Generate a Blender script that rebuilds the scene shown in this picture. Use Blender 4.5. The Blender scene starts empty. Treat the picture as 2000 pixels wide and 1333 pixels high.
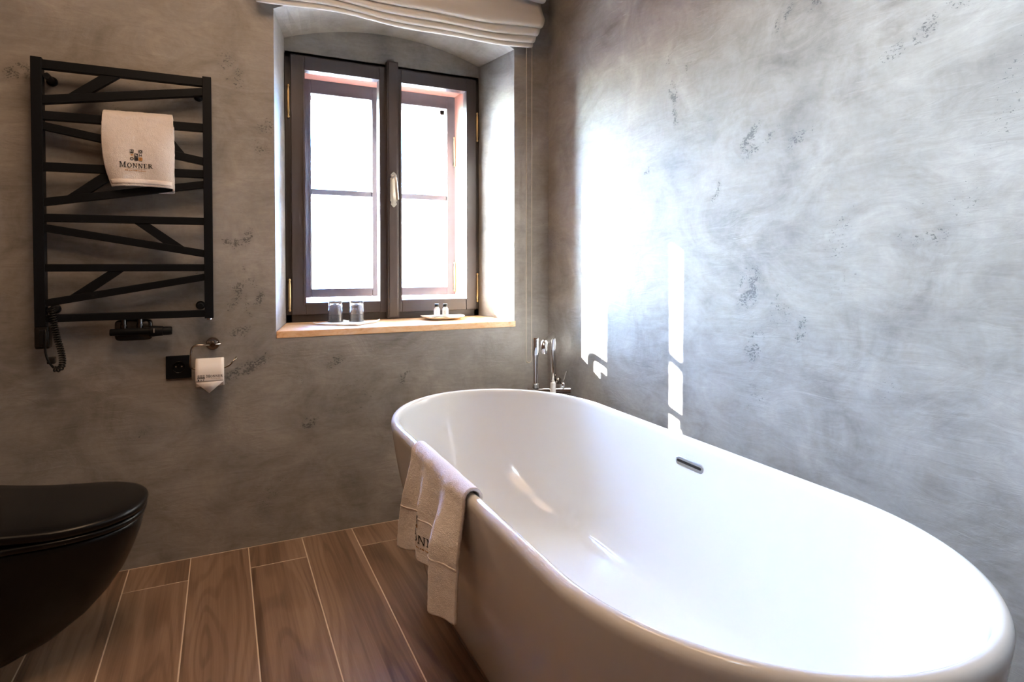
import bpy, bmesh, math, random
from mathutils import Vector, Matrix, noise
random.seed(7)
sc = bpy.context.scene
COL = sc.collection
R = math.radians

# ------------------------------------------------------------------ camera, sky, sun, exposure
YAW, PITCH, ROLL, FPX, CYPX, CAMH = R(25.5714), R(1.2348), R(0.0325), 1181.43, 540.97, 1.10
fw = Vector((math.sin(YAW), math.cos(YAW), 0)); rt = Vector((math.cos(YAW), -math.sin(YAW), 0)); up = Vector((0, 0, 1))
f2 = fw * math.cos(PITCH) - up * math.sin(PITCH); u2 = up * math.cos(PITCH) + fw * math.sin(PITCH)
r3 = rt * math.cos(ROLL) + u2 * math.sin(ROLL); u3 = u2 * math.cos(ROLL) - rt * math.sin(ROLL)
cam = bpy.data.cameras.new('camera'); cam.sensor_fit = 'HORIZONTAL'; cam.sensor_width = 36.0
cam.lens = FPX / 2000 * 36.0; cam.shift_y = -(666.5 - CYPX) / 2000; cam.clip_start = 0.02; cam.clip_end = 500
camo = bpy.data.objects.new('camera', cam); COL.objects.link(camo)
M = Matrix.Identity(4)
for i in range(3):
    M[i][0], M[i][1], M[i][2] = r3[i], u3[i], -f2[i]
M[2][3] = CAMH
camo.matrix_world = M; sc.camera = camo

SUN = Vector((0.60, -1.0, -0.47)).normalized()          # direction the sunlight travels
world = bpy.data.worlds.new('sky'); sc.world = world; world.use_nodes = True
wn = world.node_tree; bg = wn.nodes['Background']
sky = wn.nodes.new('ShaderNodeTexSky'); sky.sky_type = 'NISHITA'; sky.sun_disc = False
sky.sun_elevation = math.asin(-SUN.z); sky.sun_rotation = math.atan2(-SUN.x, -SUN.y)
sky.dust_density = 1.1; sky.air_density = 1.0; sky.ozone_density = 3.0
tint = wn.nodes.new('ShaderNodeMix'); tint.data_type = 'RGBA'; tint.blend_type = 'MULTIPLY'; tint.inputs[0].default_value = 1.0
tint.inputs[7].default_value = (0.72, 1.01, 1.52, 1)
wn.links.new(sky.outputs[0], tint.inputs[6]); wn.links.new(tint.outputs[2], bg.inputs[0])
bg.inputs[1].default_value = 1.6
sl = bpy.data.lights.new('sun', 'SUN'); sl.energy = 60; sl.angle = R(0.6); sl.color = (1.0, 0.96, 0.90)
slo = bpy.data.objects.new('sun', sl); COL.objects.link(slo); slo.rotation_euler = SUN.to_track_quat('-Z', 'Y').to_euler()
vs = sc.view_settings; vs.view_transform = 'Standard'; vs.look = 'None'; vs.exposure = 2.85; vs.gamma = 1.0; vs.use_curve_mapping = False
sc.cycles.diffuse_bounces = 4; sc.cycles.max_bounces = 9; sc.cycles.transparent_max_bounces = 12; sc.cycles.adaptive_threshold = 0.06
WALL_FILL = 110  # power of the added cool fill light on the right wall
LAMP = 1.35                                                # warm ceiling lamps behind the camera (their builder is below)

# ------------------------------------------------------------------ room measures (metres)
DY = 2.5355      # back wall
WX = 1.405       # right wall
LX = -0.745      # left wall
FY = -1.10       # wall behind the camera
CZ = 2.62        # ceiling
FRY = 2.885      # window frame plane

# ------------------------------------------------------------------ mesh helpers
class MB:
    def __init__(s): s.v = []; s.f = []; s.m = []
    def add(s, vs_, fs_, mi=0):
        o = len(s.v); s.v += [tuple(p) for p in vs_]; s.f += [tuple(i + o for i in f) for f in fs_]; s.m += [mi] * len(fs_)
        return s
    def box(s, x0, x1, y0, y1, z0, z1, mi=0):
        v = [(x, y, z) for z in (z0, z1) for y in (y0, y1) for x in (x0, x1)]
        return s.add(v, [(0, 2, 3, 1), (4, 5, 7, 6), (0, 1, 5, 4), (2, 6, 7, 3), (0, 4, 6, 2), (1, 3, 7, 5)], mi)
    def prism_xz(s, poly, y0, y1, mi=0):
        n = len(poly)
        v = [(x, y0, z) for x, z in poly] + [(x, y1, z) for x, z in poly]
        f = [tuple(range(n)), tuple(range(2 * n - 1, n - 1, -1))] + [(i, i + n, (i + 1) % n + n, (i + 1) % n) for i in range(n)]
        return s.add(v, f, mi)
    def rings(s, rs, closed=True, cap0=True, cap1=True, mi=0):
        n = len(rs[0]); v = [p for r in rs for p in r]; f = []
        for a in range(len(rs) - 1):
            for i in range(n if closed else n - 1):
                j = (i + 1) % n
                f.append((a * n + i, a * n + j, (a + 1) * n + j, (a + 1) * n + i))
        if cap0: f.append(tuple(range(n - 1, -1, -1)))
        if cap1: f.append(tuple((len(rs) - 1) * n + i for i in range(n)))
        return s.add(v, f, mi)
    def tube(s, path, r, n=12, mi=0):
        P = [Vector(p) for p in path]; rr = r if isinstance(r, (list, tuple)) else [r] * len(P)
        T = [(P[min(i + 1, len(P) - 1)] - P[max(i - 1, 0)]).normalized() for i in range(len(P))]
        a = Vector((0, 0, 1)) if abs(T[0].z) < .9 else Vector((1, 0, 0))
        N = (a - T[0] * a.dot(T[0])).normalized(); rs = []
        for i, p in enumerate(P):
            N = (N - T[i] * N.dot(T[i])).normalized(); B = T[i].cross(N)
            rs.append([p + (N * math.cos(2 * math.pi * k / n) + B * math.sin(2 * math.pi * k / n)) * rr[i] for k in range(n)])
        return s.rings(rs, mi=mi)
    def lathe(s, c, prof, n=32, axis=(0, 0, 1), cap0=True, cap1=True, mi=0):
        ax = Vector(axis).normalized(); a = Vector((1, 0, 0)) if abs(ax.x) < .9 else Vector((0, 1, 0))
        N = (a - ax * a.dot(ax)).normalized(); B = ax.cross(N); c = Vector(c)
        rs = [[c + ax * h + (N * math.cos(2 * math.pi * k / n) + B * math.sin(2 * math.pi * k / n)) * max(r, 1e-5) for k in range(n)] for r, h in prof]
        return s.rings(rs, cap0=cap0, cap1=cap1, mi=mi)
    def grid(s, fn, nu, nv, mi=0):
        v = [fn(i / nu, j / nv) for j in range(nv + 1) for i in range(nu + 1)]
        f = [(j * (nu + 1) + i, j * (nu + 1) + i + 1, (j + 1) * (nu + 1) + i + 1, (j + 1) * (nu + 1) + i) for j in range(nv) for i in range(nu)]
        return s.add(v, f, mi)
    def build(s, name, mats, parent=None, org=None, smooth=False, bevel=0, bseg=2, solid=0, sub=0, fix=True):
        if parent is not None: o0 = Vector(parent['_org']) if '_org' in parent else ORG[parent.name]
        else: o0 = Vector(org) if org is not None else Vector((0, 0, 0))
        me = bpy.data.meshes.new(name)
        me.from_pydata([tuple(Vector(p) - o0) for p in s.v], [], s.f)
        mats = mats if isinstance(mats, (list, tuple)) else [mats]
        for m in mats: me.materials.append(m)
        for p, mi in zip(me.polygons, s.m): p.material_index = mi
        if fix:
            bm = bmesh.new(); bm.from_mesh(me); bmesh.ops.recalc_face_normals(bm, faces=bm.faces); bm.to_mesh(me); bm.free()
        if smooth:
            for p in me.polygons: p.use_smooth = True
            if smooth != 'all':
                me.set_sharp_from_angle(angle=R(smooth if smooth is not True else 40))
        o = bpy.data.objects.new(name, me); COL.objects.link(o)
        ORG[o.name] = o0
        if parent is not None: o.parent = parent
        else: o.location = o0
        if solid:
            md = o.modifiers.new('solid', 'SOLIDIFY'); md.thickness = solid; md.offset = 0
        if bevel:
            md = o.modifiers.new('bevel', 'BEVEL'); md.width = bevel; md.segments = bseg; md.limit_method = 'ANGLE'; md.angle_limit = R(35)
        if sub:
            md = o.modifiers.new('sub', 'SUBSURF'); md.levels = sub; md.render_levels = sub
        return o
ORG = {}
def empty(name, loc):
    o = bpy.data.objects.new(name, None); COL.objects.link(o); o.location = loc; o.empty_display_size = .05
    ORG[o.name] = Vector(loc); return o
def tag(o, label=None, cat=None, group=None, kind=None):
    if label: o['label'] = label
    if cat: o['category'] = cat
    if group: o['group'] = group
    if kind: o['kind'] = kind
    return o
def bez(p0, p1, p2, p3, n):
    out = []
    for i in range(n + 1):
        t = i / n; a = (1 - t)
        out.append(Vector(p0) * a ** 3 + Vector(p1) * 3 * a * a * t + Vector(p2) * 3 * a * t * t + Vector(p3) * t ** 3)
    return out
def fillet(pts, r, n=6):
    P = [Vector(p) for p in pts]; out = [P[0]]
    for i in range(1, len(P) - 1):
        a = (P[i - 1] - P[i]); b = (P[i + 1] - P[i]); d = min(r, a.length * .49, b.length * .49)
        A = P[i] + a.normalized() * d; B = P[i] + b.normalized() * d
        for k in range(n + 1):
            t = k / n; out.append(A * (1 - t) ** 2 + P[i] * 2 * t * (1 - t) + B * t * t)
    return out + [P[-1]]
def sstep(a, b, x):
    t = min(1, max(0, (x - a) / (b - a))); return t * t * (3 - 2 * t)

# ------------------------------------------------------------------ materials
def mat(name, col=(.5, .5, .5), rough=.5, metal=0, **kw):
    m = bpy.data.materials.new(name); m.use_nodes = True; b = m.node_tree.nodes['Principled BSDF']
    b.inputs['Base Color'].default_value = (*col, 1); b.inputs['Roughness'].default_value = rough; b.inputs['Metallic'].default_value = metal
    for k, v in kw.items(): b.inputs[k.replace('_', ' ')].default_value = v
    return m
class NT:
    def __init__(s, m): s.t = m.node_tree; s.b = s.t.nodes['Principled BSDF']
    def n(s, ty, **kw):
        x = s.t.nodes.new('ShaderNode' + ty)
        for k, v in kw.items(): setattr(x, k, v)
        return x
    def l(s, a, b): s.t.links.new(a, b)
    def math(s, op, a, b=None, clamp=False):
        x = s.n('Math', operation=op); x.use_clamp = clamp
        for i, q in enumerate((a, b)):
            if q is None: continue
            if isinstance(q, (int, float)): x.inputs[i].default_value = q
            else: s.l(q, x.inputs[i])
        return x.outputs[0]
    def noise(s, vec, scale, detail=4, rough=.55, dist=0):
        x = s.n('TexNoise'); x.inputs['Scale'].default_value = scale; x.inputs['Detail'].default_value = detail
        x.inputs['Roughness'].default_value = rough; x.inputs['Distortion'].default_value = dist
        s.l(vec, x.inputs['Vector']); return x.outputs['Fac']
    def mapping(s, vec, loc=(0, 0, 0), rot=(0, 0, 0), scale=(1, 1, 1), ty='POINT'):
        x = s.n('Mapping', vector_type=ty); x.inputs['Location'].default_value = loc; x.inputs['Rotation'].default_value = rot; x.inputs['Scale'].default_value = scale
        s.l(vec, x.inputs['Vector']); return x.outputs[0]
    def ramp(s, fac, stops, interp='LINEAR'):
        x = s.n('ValToRGB'); e = x.color_ramp.elements; x.color_ramp.interpolation = interp
        while len(e) < len(stops): e.new(.5)
        for q, (p, c) in zip(e, stops): q.position = p; q.color = (*c, 1) if len(c) == 3 else c
        s.l(fac, x.inputs[0]); return x.outputs[0]
    def mrange(s, v, a, b, c=0, d=1, smooth=False):
        x = s.n('MapRange'); x.interpolation_type = 'SMOOTHSTEP' if smooth else 'LINEAR'
        for i, q in enumerate((a, b, c, d)): x.inputs[i + 1].default_value = q
        s.l(v, x.inputs[0]); return x.outputs[0]
    def mix(s, fac, a, b, blend='MIX'):
        x = s.n('Mix', data_type='RGBA', blend_type=blend)
        for i, q in ((0, fac), (6, a), (7, b)):
            if isinstance(q, (int, float)): x.inputs[i].default_value = q
            elif isinstance(q, tuple): x.inputs[i].default_value = (*q, 1)
            else: s.l(q, x.inputs[i])
        return x.outputs[2]
    def bump(s, h, strength=.2, dist=.01):
        x = s.n('Bump'); x.inputs['Strength'].default_value = strength; x.inputs['Distance'].default_value = dist
        s.l(h, x.inputs['Height']); s.l(x.outputs[0], s.b.inputs['Normal'])

def plaster(name):
    m = mat(name, rough=.62); k = NT(m); pos = k.n('NewGeometry').outputs['Position']
    big = k.noise(pos, 1.3, 3, .55, .6)
    med = k.noise(k.mapping(pos, rot=(R(20), R(25), 0), scale=(1, 1, 1.3)), 4.0, 5, .62, 1.6)
    trow = k.noise(k.mapping(pos, rot=(R(-32), R(38), 0), scale=(2.6, 2.6, 11)), 3.0, 4, .6, 1.5)
    fine = k.noise(pos, 70, 2, .6)
    t = k.math('ADD', k.math('MULTIPLY', big, .38), k.math('MULTIPLY', med, .40))
    t = k.math('ADD', t, k.math('MULTIPLY', trow, .14)); t = k.math('ADD', t, k.math('MULTIPLY', fine, .08))
    col = k.ramp(t, [(.32, (.138, .124, .110)), (.44, (.227, .208, .190)), (.54, (.303, .281, .259)), (.68, (.418, .393, .366))])
    # trowel scars: dark pits clustered where the plaster was dragged
    at = k.n('Attribute', attribute_name='scar'); acc = k.math('MULTIPLY', at.outputs['Fac'], k.mrange(k.noise(pos, 26, 2, .6, .6), .36, .56, .25, 1.08, True))
    rnd = k.mrange(k.noise(pos, 2.6, 2, .5), .60, .78, 0, .45, True)
    acc = k.math('MAXIMUM', acc, rnd)
    pit = k.noise(k.mapping(pos, rot=(R(-25), R(30), 0), scale=(1, 1, 1.6)), 130, 3, .65, .5)
    thr = k.math('SUBTRACT', .76, k.math('MULTIPLY', acc, .325))
    pm = k.mrange(k.math('SUBTRACT', pit, thr), 0.0, .05, 0, 1, True)
    soft = k.math('MULTIPLY', acc, .26)
    col = k.mix(soft, col, (.12, .118, .118))
    col = k.mix(k.math('MULTIPLY', pm, .72), col, (.055, .055, .058))
    k.l(col, k.b.inputs['Base Color'])
    k.l(k.mrange(t, .35, .65, .50, .72), k.b.inputs['Roughness'])
    h = k.math('SUBTRACT', k.math('ADD', k.math('MULTIPLY', med, .6), k.math('MULTIPLY', trow, .5)), k.math('MULTIPLY', pm, .25))
    k.bump(h, .22, .012)
    return m
MB_BACK = [(-.61,1.74,.5,.06,.035,.8),(-.55,1.73,-.3,.05,.03,.8),(.035,1.83,-1.1,.12,.05,.6),(.16,1.62,-1.0,.08,.04,.7),(.13,1.55,-.8,.05,.03,.7),
 (.085,1.20,1.2,.05,.025,.9),(.03,1.18,-.4,.045,.03,.9),(.045,.98,1.2,.09,.025,.8),(.09,1.05,-1.1,.07,.02,.7),(.13,.97,1.3,.05,.018,.9),(.09,.93,-1.2,.06,.02,.7),
 (.06,.84,.3,.05,.03,.8),(.145,.74,1.1,.04,.015,1),(.085,.70,.45,.12,.03,.95),(.02,.67,.5,.06,.02,.8),(.41,.70,.6,.06,.03,.8),(.48,.55,.2,.13,.10,.45),(.70,.62,1.2,.06,.025,.8),
 (.31,.46,.6,.05,.03,.9),(.25,.76,1.0,.09,.05,.4),(.16,.20,.9,.12,.05,.5),(-.28,.49,.8,.06,.03,.6),(-.22,1.08,0,.04,.02,.7),(.28,.62,1.0,.12,.05,.4)]
MB_RIGHT = [(1.655,1.695,-1.2,.07,.022,1),(1.64,1.60,-1.4,.06,.018,.9),(1.80,1.42,1.2,.06,.02,.9),(1.45,1.33,1.1,.05,.022,.9),(1.32,1.47,.8,.07,.02,1),(1.27,1.45,.5,.10,.02,.9),(1.15,1.44,.4,.08,.025,.7),
 (1.20,1.78,.7,.06,.02,.9),(1.09,1.79,.6,.05,.02,.9),(.82,1.62,.4,.16,.03,.7),(1.68,1.80,1.0,.10,.02,.5),(.82,1.16,.1,.08,.03,.6),(1.31,1.03,1.2,.09,.05,.9),(1.29,.86,1.2,.08,.035,.8),
 (1.13,.92,1.3,.05,.025,.8),(1.20,.97,1.0,.09,.06,.5),(1.28,.72,.9,.07,.05,.5),(1.0,1.05,.5,.08,.05,.4),(.71,1.83,.6,.06,.02,.7),(1.58,1.76,.8,.08,.02,.7),(1.02,1.17,.9,.10,.06,.5),(.9,.8,.2,.12,.05,.4)]
M_PLB = plaster('plaster_back'); M_PLR = plaster('plaster_right')
def scar_attribute(o, marks, axis):
    at = o.data.attributes.new('scar', 'FLOAT', 'POINT'); vals = []
    for v in o.data.vertices:
        p = v.co + o.location; a_ = p.x if axis == 'X' else p.y; q = 0
        for (a, z, ang, ln, wd, st) in marks:
            ln, wd = ln * 1.25, wd * 1.35; da, dz = a_ - a, p.z - z
            if axis == 'Y': da = -da
            if abs(da) > ln + wd or abs(dz) > ln + wd: continue
            c_, s_1 = math.cos(ang), math.sin(ang); r_ = math.hypot((da * c_ + dz * s_1) / ln, (-da * s_1 + dz * c_) / wd)
            if r_ < 1: q = max(q, st * sstep(1, .30, r_))
        vals.append(q)
    at.data.foreach_set('value', vals)

def wood_tile():
    m = mat('wood_look_tile', rough=.42); k = NT(m)
    tc = k.n('TexCoord').outputs['Object']; rnd = k.n('ObjectInfo').outputs['Random']
    off = k.n('CombineXYZ'); k.l(k.math('MULTIPLY', rnd, 37.0), off.inputs[0]); k.l(k.math('MULTIPLY', rnd, 91.0), off.inputs[1]); k.l(k.math('MULTIPLY', rnd, 13.0), off.inputs[2])
    va = k.n('VectorMath', operation='ADD'); k.l(tc, va.inputs[0]); k.l(off.outputs[0], va.inputs[1]); v = va.outputs[0]
    # cathedral grain: contour lines of a field stretched along the plank
    field = k.noise(k.mapping(v, scale=(5.0, .55, 1)), 1.0, 2, .45, .35)
    ringv = k.math('SINE', k.math('MULTIPLY', field, 95.0))
    ringv = k.mrange(ringv, -.2, 1.0, 0, 1, True)
    fibre = k.noise(k.mapping(v, scale=(150, 3.0, 1)), 1.0, 3, .6)
    broad = k.noise(k.mapping(v, scale=(14, .5, 1)), 1.0, 2, .5)
    strip = k.n('TexVoronoi', voronoi_dimensions='1D', feature='F1'); strip.inputs['Scale'].default_value = 15.0
    sp = k.n('SeparateXYZ'); k.l(v, sp.inputs[0]); k.l(k.math('ADD', sp.outputs[0], k.math('MULTIPLY', sp.outputs[1], .02)), strip.inputs['W'])
    sc_ = k.n('SeparateColor'); k.l(strip.outputs['Color'], sc_.inputs[0])
    t = k.math('ADD', k.math('MULTIPLY', broad, .42), k.math('MULTIPLY', fibre, .30))
    t = k.math('ADD', t, k.math('MULTIPLY', sc_.outputs[0], .16)); t = k.math('SUBTRACT', t, k.math('MULTIPLY', ringv, .10)); t = k.math('ADD', t, .08)
    col = k.ramp(t, [(.26, (.105, .058, .034)), (.42, (.190, .112, .068)), (.56, (.270, .168, .106)), (.74, (.360, .240, .160))])
    knot = k.n('TexVoronoi', feature='F1'); knot.inputs['Scale'].default_value = 2.6; k.l(k.mapping(v, scale=(1.7, .55, 1)), knot.inputs['Vector'])
    kf = k.mrange(knot.outputs['Distance'], .02, .12, .7, 0, True)
    col = k.mix(kf, col, (.080, .043, .026))
    k.l(col, k.b.inputs['Base Color']); k.bump(fibre, .06, .004)
    return m
M_TILE = wood_tile()
M_GROUT = mat('beige_grout', (.66, .52, .38), .8)
M_BROWNWALL = painted_brown = mat('brown_wall_tile', (.17, .105, .068), .5)
M_CEIL = mat('timber_ceiling', (.34, .24, .165), .7)
M_WHITEPAINT = mat('white_paint', (.62, .58, .53), .8)
M_BATH = mat('white_acrylic', (.67, .673, .668), .08, Specular_IOR_Level=.32)
M_BLACK = mat('matt_black_metal', (.006, .007, .009), .48, Specular_IOR_Level=.12)
M_BLACKPL = mat('black_plastic', (.008, .008, .009), .22)
M_TOILET = mat('satin_black_ceramic', (.004, .004, .005), .30, Specular_IOR_Level=.3)
M_CHROME = mat('chrome', (.80, .80, .81), .06, 1.0)
M_DCHROME = mat('dark_chrome', (.33, .29, .26), .16, 1.0)
M_BRASS = mat('antique_brass', (.62, .44, .22), .28, 1.0)
M_HANDLE = mat('pale_brass', (.80, .72, .60), .30, 1.0)
def painted_wood(name, c1, c2, rough):
    m = mat(name, c1, rough); k = NT(m); pos = k.n('NewGeometry').outputs['Position']
    k.l(k.mix(k.noise(k.mapping(pos, scale=(40, 40, 3)), 2, 4), c1, c2), k.b.inputs['Base Color']); return m
M_FRAME = painted_wood('dark_brown_paint', (.056, .043, .041), (.072, .056, .054), .34)
M_FRAMED = painted_wood('darker_frame_paint', (.028, .022, .021), (.038, .030, .028), .38)
M_RED = painted_wood('red_brown_paint', (.30, .12, .085), (.36, .155, .11), .5)
M_RUBBER = mat('black_rubber', (.006, .006, .006), .35, Specular_IOR_Level=.3)
M_WHITEPL = mat('white_plastic', (.78, .78, .76), .3)
M_PAPER = mat('tissue_paper', (.84, .80, .76), .85)
M_INK = mat('dark_navy_ink', (.018, .018, .024), .7)
M_GOLD = mat('ochre_thread', (.48, .23, .06), .7)
M_GREYINK = mat('pale_grey_print', (.60, .61, .62), .4)
M_NAPKIN = mat('white_cotton', (.80, .80, .79), .9, Sheen_Weight=.2)

def terry(name):
    m = mat(name, (.83, .77, .73), .95, Sheen_Weight=.6, Sheen_Roughness=.5); k = NT(m)
    pos = k.n('TexCoord').outputs['Object']
    a = k.noise(pos, 420, 3, .7); b = k.noise(pos, 90, 3, .6)
    k.l(k.mix(b, (.80, .73, .69), (.87, .82, .79)), k.b.inputs['Base Color'])
    k.bump(k.math('ADD', a, k.math('MULTIPLY', b, .6)), .7, .004)
    return m
M_TERRY = terry('terry_cloth')
def fabric():
    m = mat('blind_linen', (.84, .81, .76), .9); k = NT(m)
    pos = k.n('NewGeometry').outputs['Position']
    k.bump(k.noise(pos, 600, 2), .15, .001)
    tr = k.n('BsdfTranslucent'); tr.inputs[0].default_value = (.62, .56, .48, 1)
    mx = k.n('MixShader'); mx.inputs[0].default_value = .30
    k.l(k.b.outputs[0], mx.inputs[1]); k.l(tr.outputs[0], mx.inputs[2]); k.l(mx.outputs[0], k.t.nodes['Material Output'].inputs[0])
    return m
M_LINEN = fabric()
def stone_sill():
    m = mat('orange_limestone', rough=.35); k = NT(m); pos = k.n('NewGeometry').outputs['Position']
    a = k.noise(k.mapping(pos, rot=(0, R(35), R(20)), scale=(1, 1, 2.5)), 9, 8, .65, 2.2); b = k.noise(pos, 120, 3)
    t = k.math('ADD', k.math('MULTIPLY', a, .85), k.math('MULTIPLY', b, .15))
    k.l(k.ramp(t, [(.28, (.42, .17, .06)), (.38, (.74, .40, .18)), (.5, (.84, .53, .28)), (.7, (.88, .64, .40))]), k.b.inputs['Base Color'])
    return m
M_SILL = stone_sill()
def glass_pane():
    m = bpy.data.materials.new('window_glass'); m.use_nodes = True; t = m.node_tree; t.nodes.remove(t.nodes['Principled BSDF'])
    tr = t.nodes.new('ShaderNodeBsdfTransparent'); tr.inputs[0].default_value = (.95, .97, .98, 1)
    gl = t.nodes.new('ShaderNodeBsdfGlossy'); gl.inputs['Roughness'].default_value = .02
    fr = t.nodes.new('ShaderNodeFresnel'); fr.inputs[0].default_value = 1.45
    mx = t.nodes.new('ShaderNodeMixShader'); t.links.new(fr.outputs[0], mx.inputs[0]); t.links.new(tr.outputs[0], mx.inputs[1]); t.links.new(gl.outputs[0], mx.inputs[2])
    t.links.new(mx.outputs[0], t.nodes['Material Output'].inputs[0]); return m
M_GLASS = glass_pane()
M_TUMBLER = mat('drinking_glass', (1, 1, 1), .0, Transmission_Weight=1.0, IOR=1.45)

# ------------------------------------------------------------------ lettering (serif capitals as polygons, unit height)
def ellipse_ring(cx, cy, a, b, ia, ib, n=28):
    out = []
    for i in range(n):
        t0, t1 = 2 * math.pi * i / n, 2 * math.pi * (i + 1) / n
        out.append([(cx + ia * math.cos(t0), cy + ib * math.sin(t0)), (cx + a * math.cos(t0), cy + b * math.sin(t0)), (cx + a * math.cos(t1), cy + b * math.sin(t1)), (cx + ia * math.cos(t1), cy + ib * math.sin(t1))])
    return out
def rc(x0, x1, y0, y1): return [(x0, y0), (x1, y0), (x1, y1), (x0, y1)]
def glyph(ch):
    s = .10
    if ch == 'M':
        return 1.12, [rc(.09, .20, 0, 1), rc(0, .29, 0, s), rc(.78, .98, 0, 1), rc(.70, 1.07, 0, s), rc(.0, .16, 1 - s, 1), rc(.9, 1.07, 1 - s, 1), [(.10, 1), (.28, 1), (.58, .12), (.50, .05)], [(.80, 1), (.90, 1), (.56, .05), (.50, .05)]]
    if ch == 'N':
        return .98, [rc(.09, .20, 0, 1), rc(0, .29, 0, s), rc(.71, .82, 0, 1), rc(.63, .92, 1 - s, 1), rc(0, .2, 1 - s, 1), [(.04, 1), (.28, 1), (.82, 0), (.70, 0)]]
    if ch == 'O':
        return .98, ellipse_ring(.46, .5, .45, .53, .25, .43)
    if ch == 'E':
        return .82, [rc(.08, .29, 0, 1), rc(0, .70, 0, s), rc(0, .66, 1 - s, 1), rc(.2, .5, .48, .55), rc(.47, .53, .38, .65), [(.64, 0), (.74, .26), (.68, .26), (.58, 0)], [(.60, 1), (.66, 1), (.66, .76), (.61, .76)]]
    if ch == 'R':
        g = [rc(.08, .29, 0, 1), rc(0, .38, 0, s), rc(0, .4, 1 - s, 1), rc(.27, .42, .46, .52)]
        for i in range(12):
            t0, t1 = -math.pi / 2 + math.pi * i / 12, -math.pi / 2 + math.pi * (i + 1) / 12
            g.append([(.38 + .18 * math.cos(t0), .74 + .20 * math.sin(t0)), (.38 + .34 * math.cos(t0), .74 + .26 * math.sin(t0)), (.38 + .34 * math.cos(t1), .74 + .26 * math.sin(t1)), (.38 + .18 * math.cos(t1), .74 + .20 * math.sin(t1))])
        g.append([(.36, .50), (.54, .50), (.92, 0), (.72, 0)]); g.append(rc(.72, 1.0, 0, .06)); return .98, g
def word_polys(word, x0, y0, width, cap=1.25):
    """polygons of a word in small capitals (first letter taller) fitted to a width"""
    adv = 0; items = []
    for i, ch in enumerate(word):
        w, g = glyph(ch); k = cap if i == 0 else 1.0
        items.append((adv, k, g)); adv += (w + .10) * k
    sx = width / (adv - .1)
    return [[(x0 + (a + x * k) * sx, y0 + y * k * sx * 1.02) for x, y in p] for a, k, g in items for p in g]
def logo_polys(x0, y0, sz, style):
    """(dark, light, ochre) polygons of the nine-field emblem; y0 is its bottom"""
    c = sz / 3; g = c * .06; dk, lt, oc = [], [], []
    def cell(i, j): return rc(x0 + i * c + g, x0 + (i + 1) * c - g, y0 + j * c + g, y0 + (j + 1) * c - g)
    def ctr(i, j): return x0 + (i + .5) * c, y0 + (j + .5) * c
    def line(p, q, w):
        d = Vector((q[0] - p[0], q[1] - p[1])); nn = Vector((-d.y, d.x)).normalized() * w / 2
        return [(p[0] - nn.x, p[1] - nn.y), (p[0] + nn.x, p[1] + nn.y), (q[0] + nn.x, q[1] + nn.y), (q[0] - nn.x, q[1] - nn.y)]
    if style == 'towel':
        for ij in ((0, 2), (2, 2), (1, 1), (1, 0)): dk.append(cell(*ij))
        x, y = ctr(0, 2); r = c * .28
        lt += [line((x - r, y - r), (x - r, y + r), c * .075), line((x + r, y - r), (x + r, y + r), c * .075), line((x - r, y + r), (x, y - r * .3), c * .075), line((x + r, y + r), (x, y - r * .3), c * .075)]
        x, y = ctr(2, 2); lt += [line((x - r, y - r), (x + r, y + r), c * .09), line((x - r, y + r), (x + r, y - r), c * .09)]
        x, y = ctr(1, 1); lt += [line((x - r, y + r * .8), (x + r, y - r * .2), c * .075), line((x - r, y - r * .2), (x + r, y - r * .9), c * .08)]
        x, y = ctr(0, 1); oc.append([(x, y - r), (x + r, y + r * .4), (x + r * .5, y + r), (x, y + r * .5), (x - r * .5, y + r), (x - r, y + r * .4)])
        x, y = ctr(2, 1); dk += [line((x - r, y - r), (x - r, y + r), c * .12), line((x + r, y - r), (x + r, y + r), c * .12), line((x - r, y + r), (x, y - r * .2), c * .12), line((x + r, y + r), (x, y - r * .2), c * .12)]
        x, y = ctr(0, 0); dk += ellipse_ring(x, y, c * .44, c * .44, c * .26, c * .24, 14)
        oc.append(cell(2, 0)); x, y = ctr(2, 0); dk += [line((x - r, y + r * .3), (x + r, y + r * .3), c * .08), line((x, y - r), (x, y + r), c * .08)]
    else:
        for i in range(3):
            dk.append(cell(i, 1)); x, y = ctr(i, 1); r = c * .26
            lt.append(line((x - r, y + r * .7), (x, y - r * .7), c * .12)); lt.append(line((x + r, y + r * .7), (x, y - r * .7), c * .12))
        for i in range(3):
            x, y = ctr(i, 2); r = c * .38
            dk += [line((x - r, y + r * .3), (x + r, y + r * .3), c * .2), line((x - r, y - r * .5), (x + r, y - r * .5), c * .15)]
        x, y = ctr(0, 0); dk.append([(x + c * .36 * math.cos(a * .5236), y + c * .36 * math.sin(a * .5236)) for a in range(12)])
        x, y = ctr(1, 0); dk += [line((x - c * .3, y + q * c * .22), (x + c * .3, y + q * c * .22), c * .12) for q in (-1, 0, 1)]
        x, y = ctr(2, 0); dk += [line((x - c * .36, y + c * .3), (x + c * .36, y + c * .3), c * .16), line((x, y - c * .4), (x, y + c * .3), c * .16)]
    return dk, lt, oc
def tagline(x0, x1, y, h, seed):
    rr = random.Random(seed); out = []; x = x0
    while x < x1:
        w = h * rr.uniform(.5, 1.5); out.append(rc(x, min(x + w, x1), y, y + h * rr.choice((.6, .8, 1.0)))); x += w + h * rr.choice((.25, .3, .9))
    return out
def print_on(name, polys, fn, material, parent, cut=1):
    """flat print: polygons mapped by fn(a, b) onto a surface"""
    mb = MB()
    for p in polys:
        q = []
        for i in range(len(p)):
            a, b = p[i], p[(i + 1) % len(p)]
            for t in range(cut): q.append((a[0] + (b[0] - a[0]) * t / cut, a[1] + (b[1] - a[1]) * t / cut))
        mb.add([fn(x, y) for x, y in q], [tuple(range(len(q)))])
    return mb.build(name, material, parent, fix=False)

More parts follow.
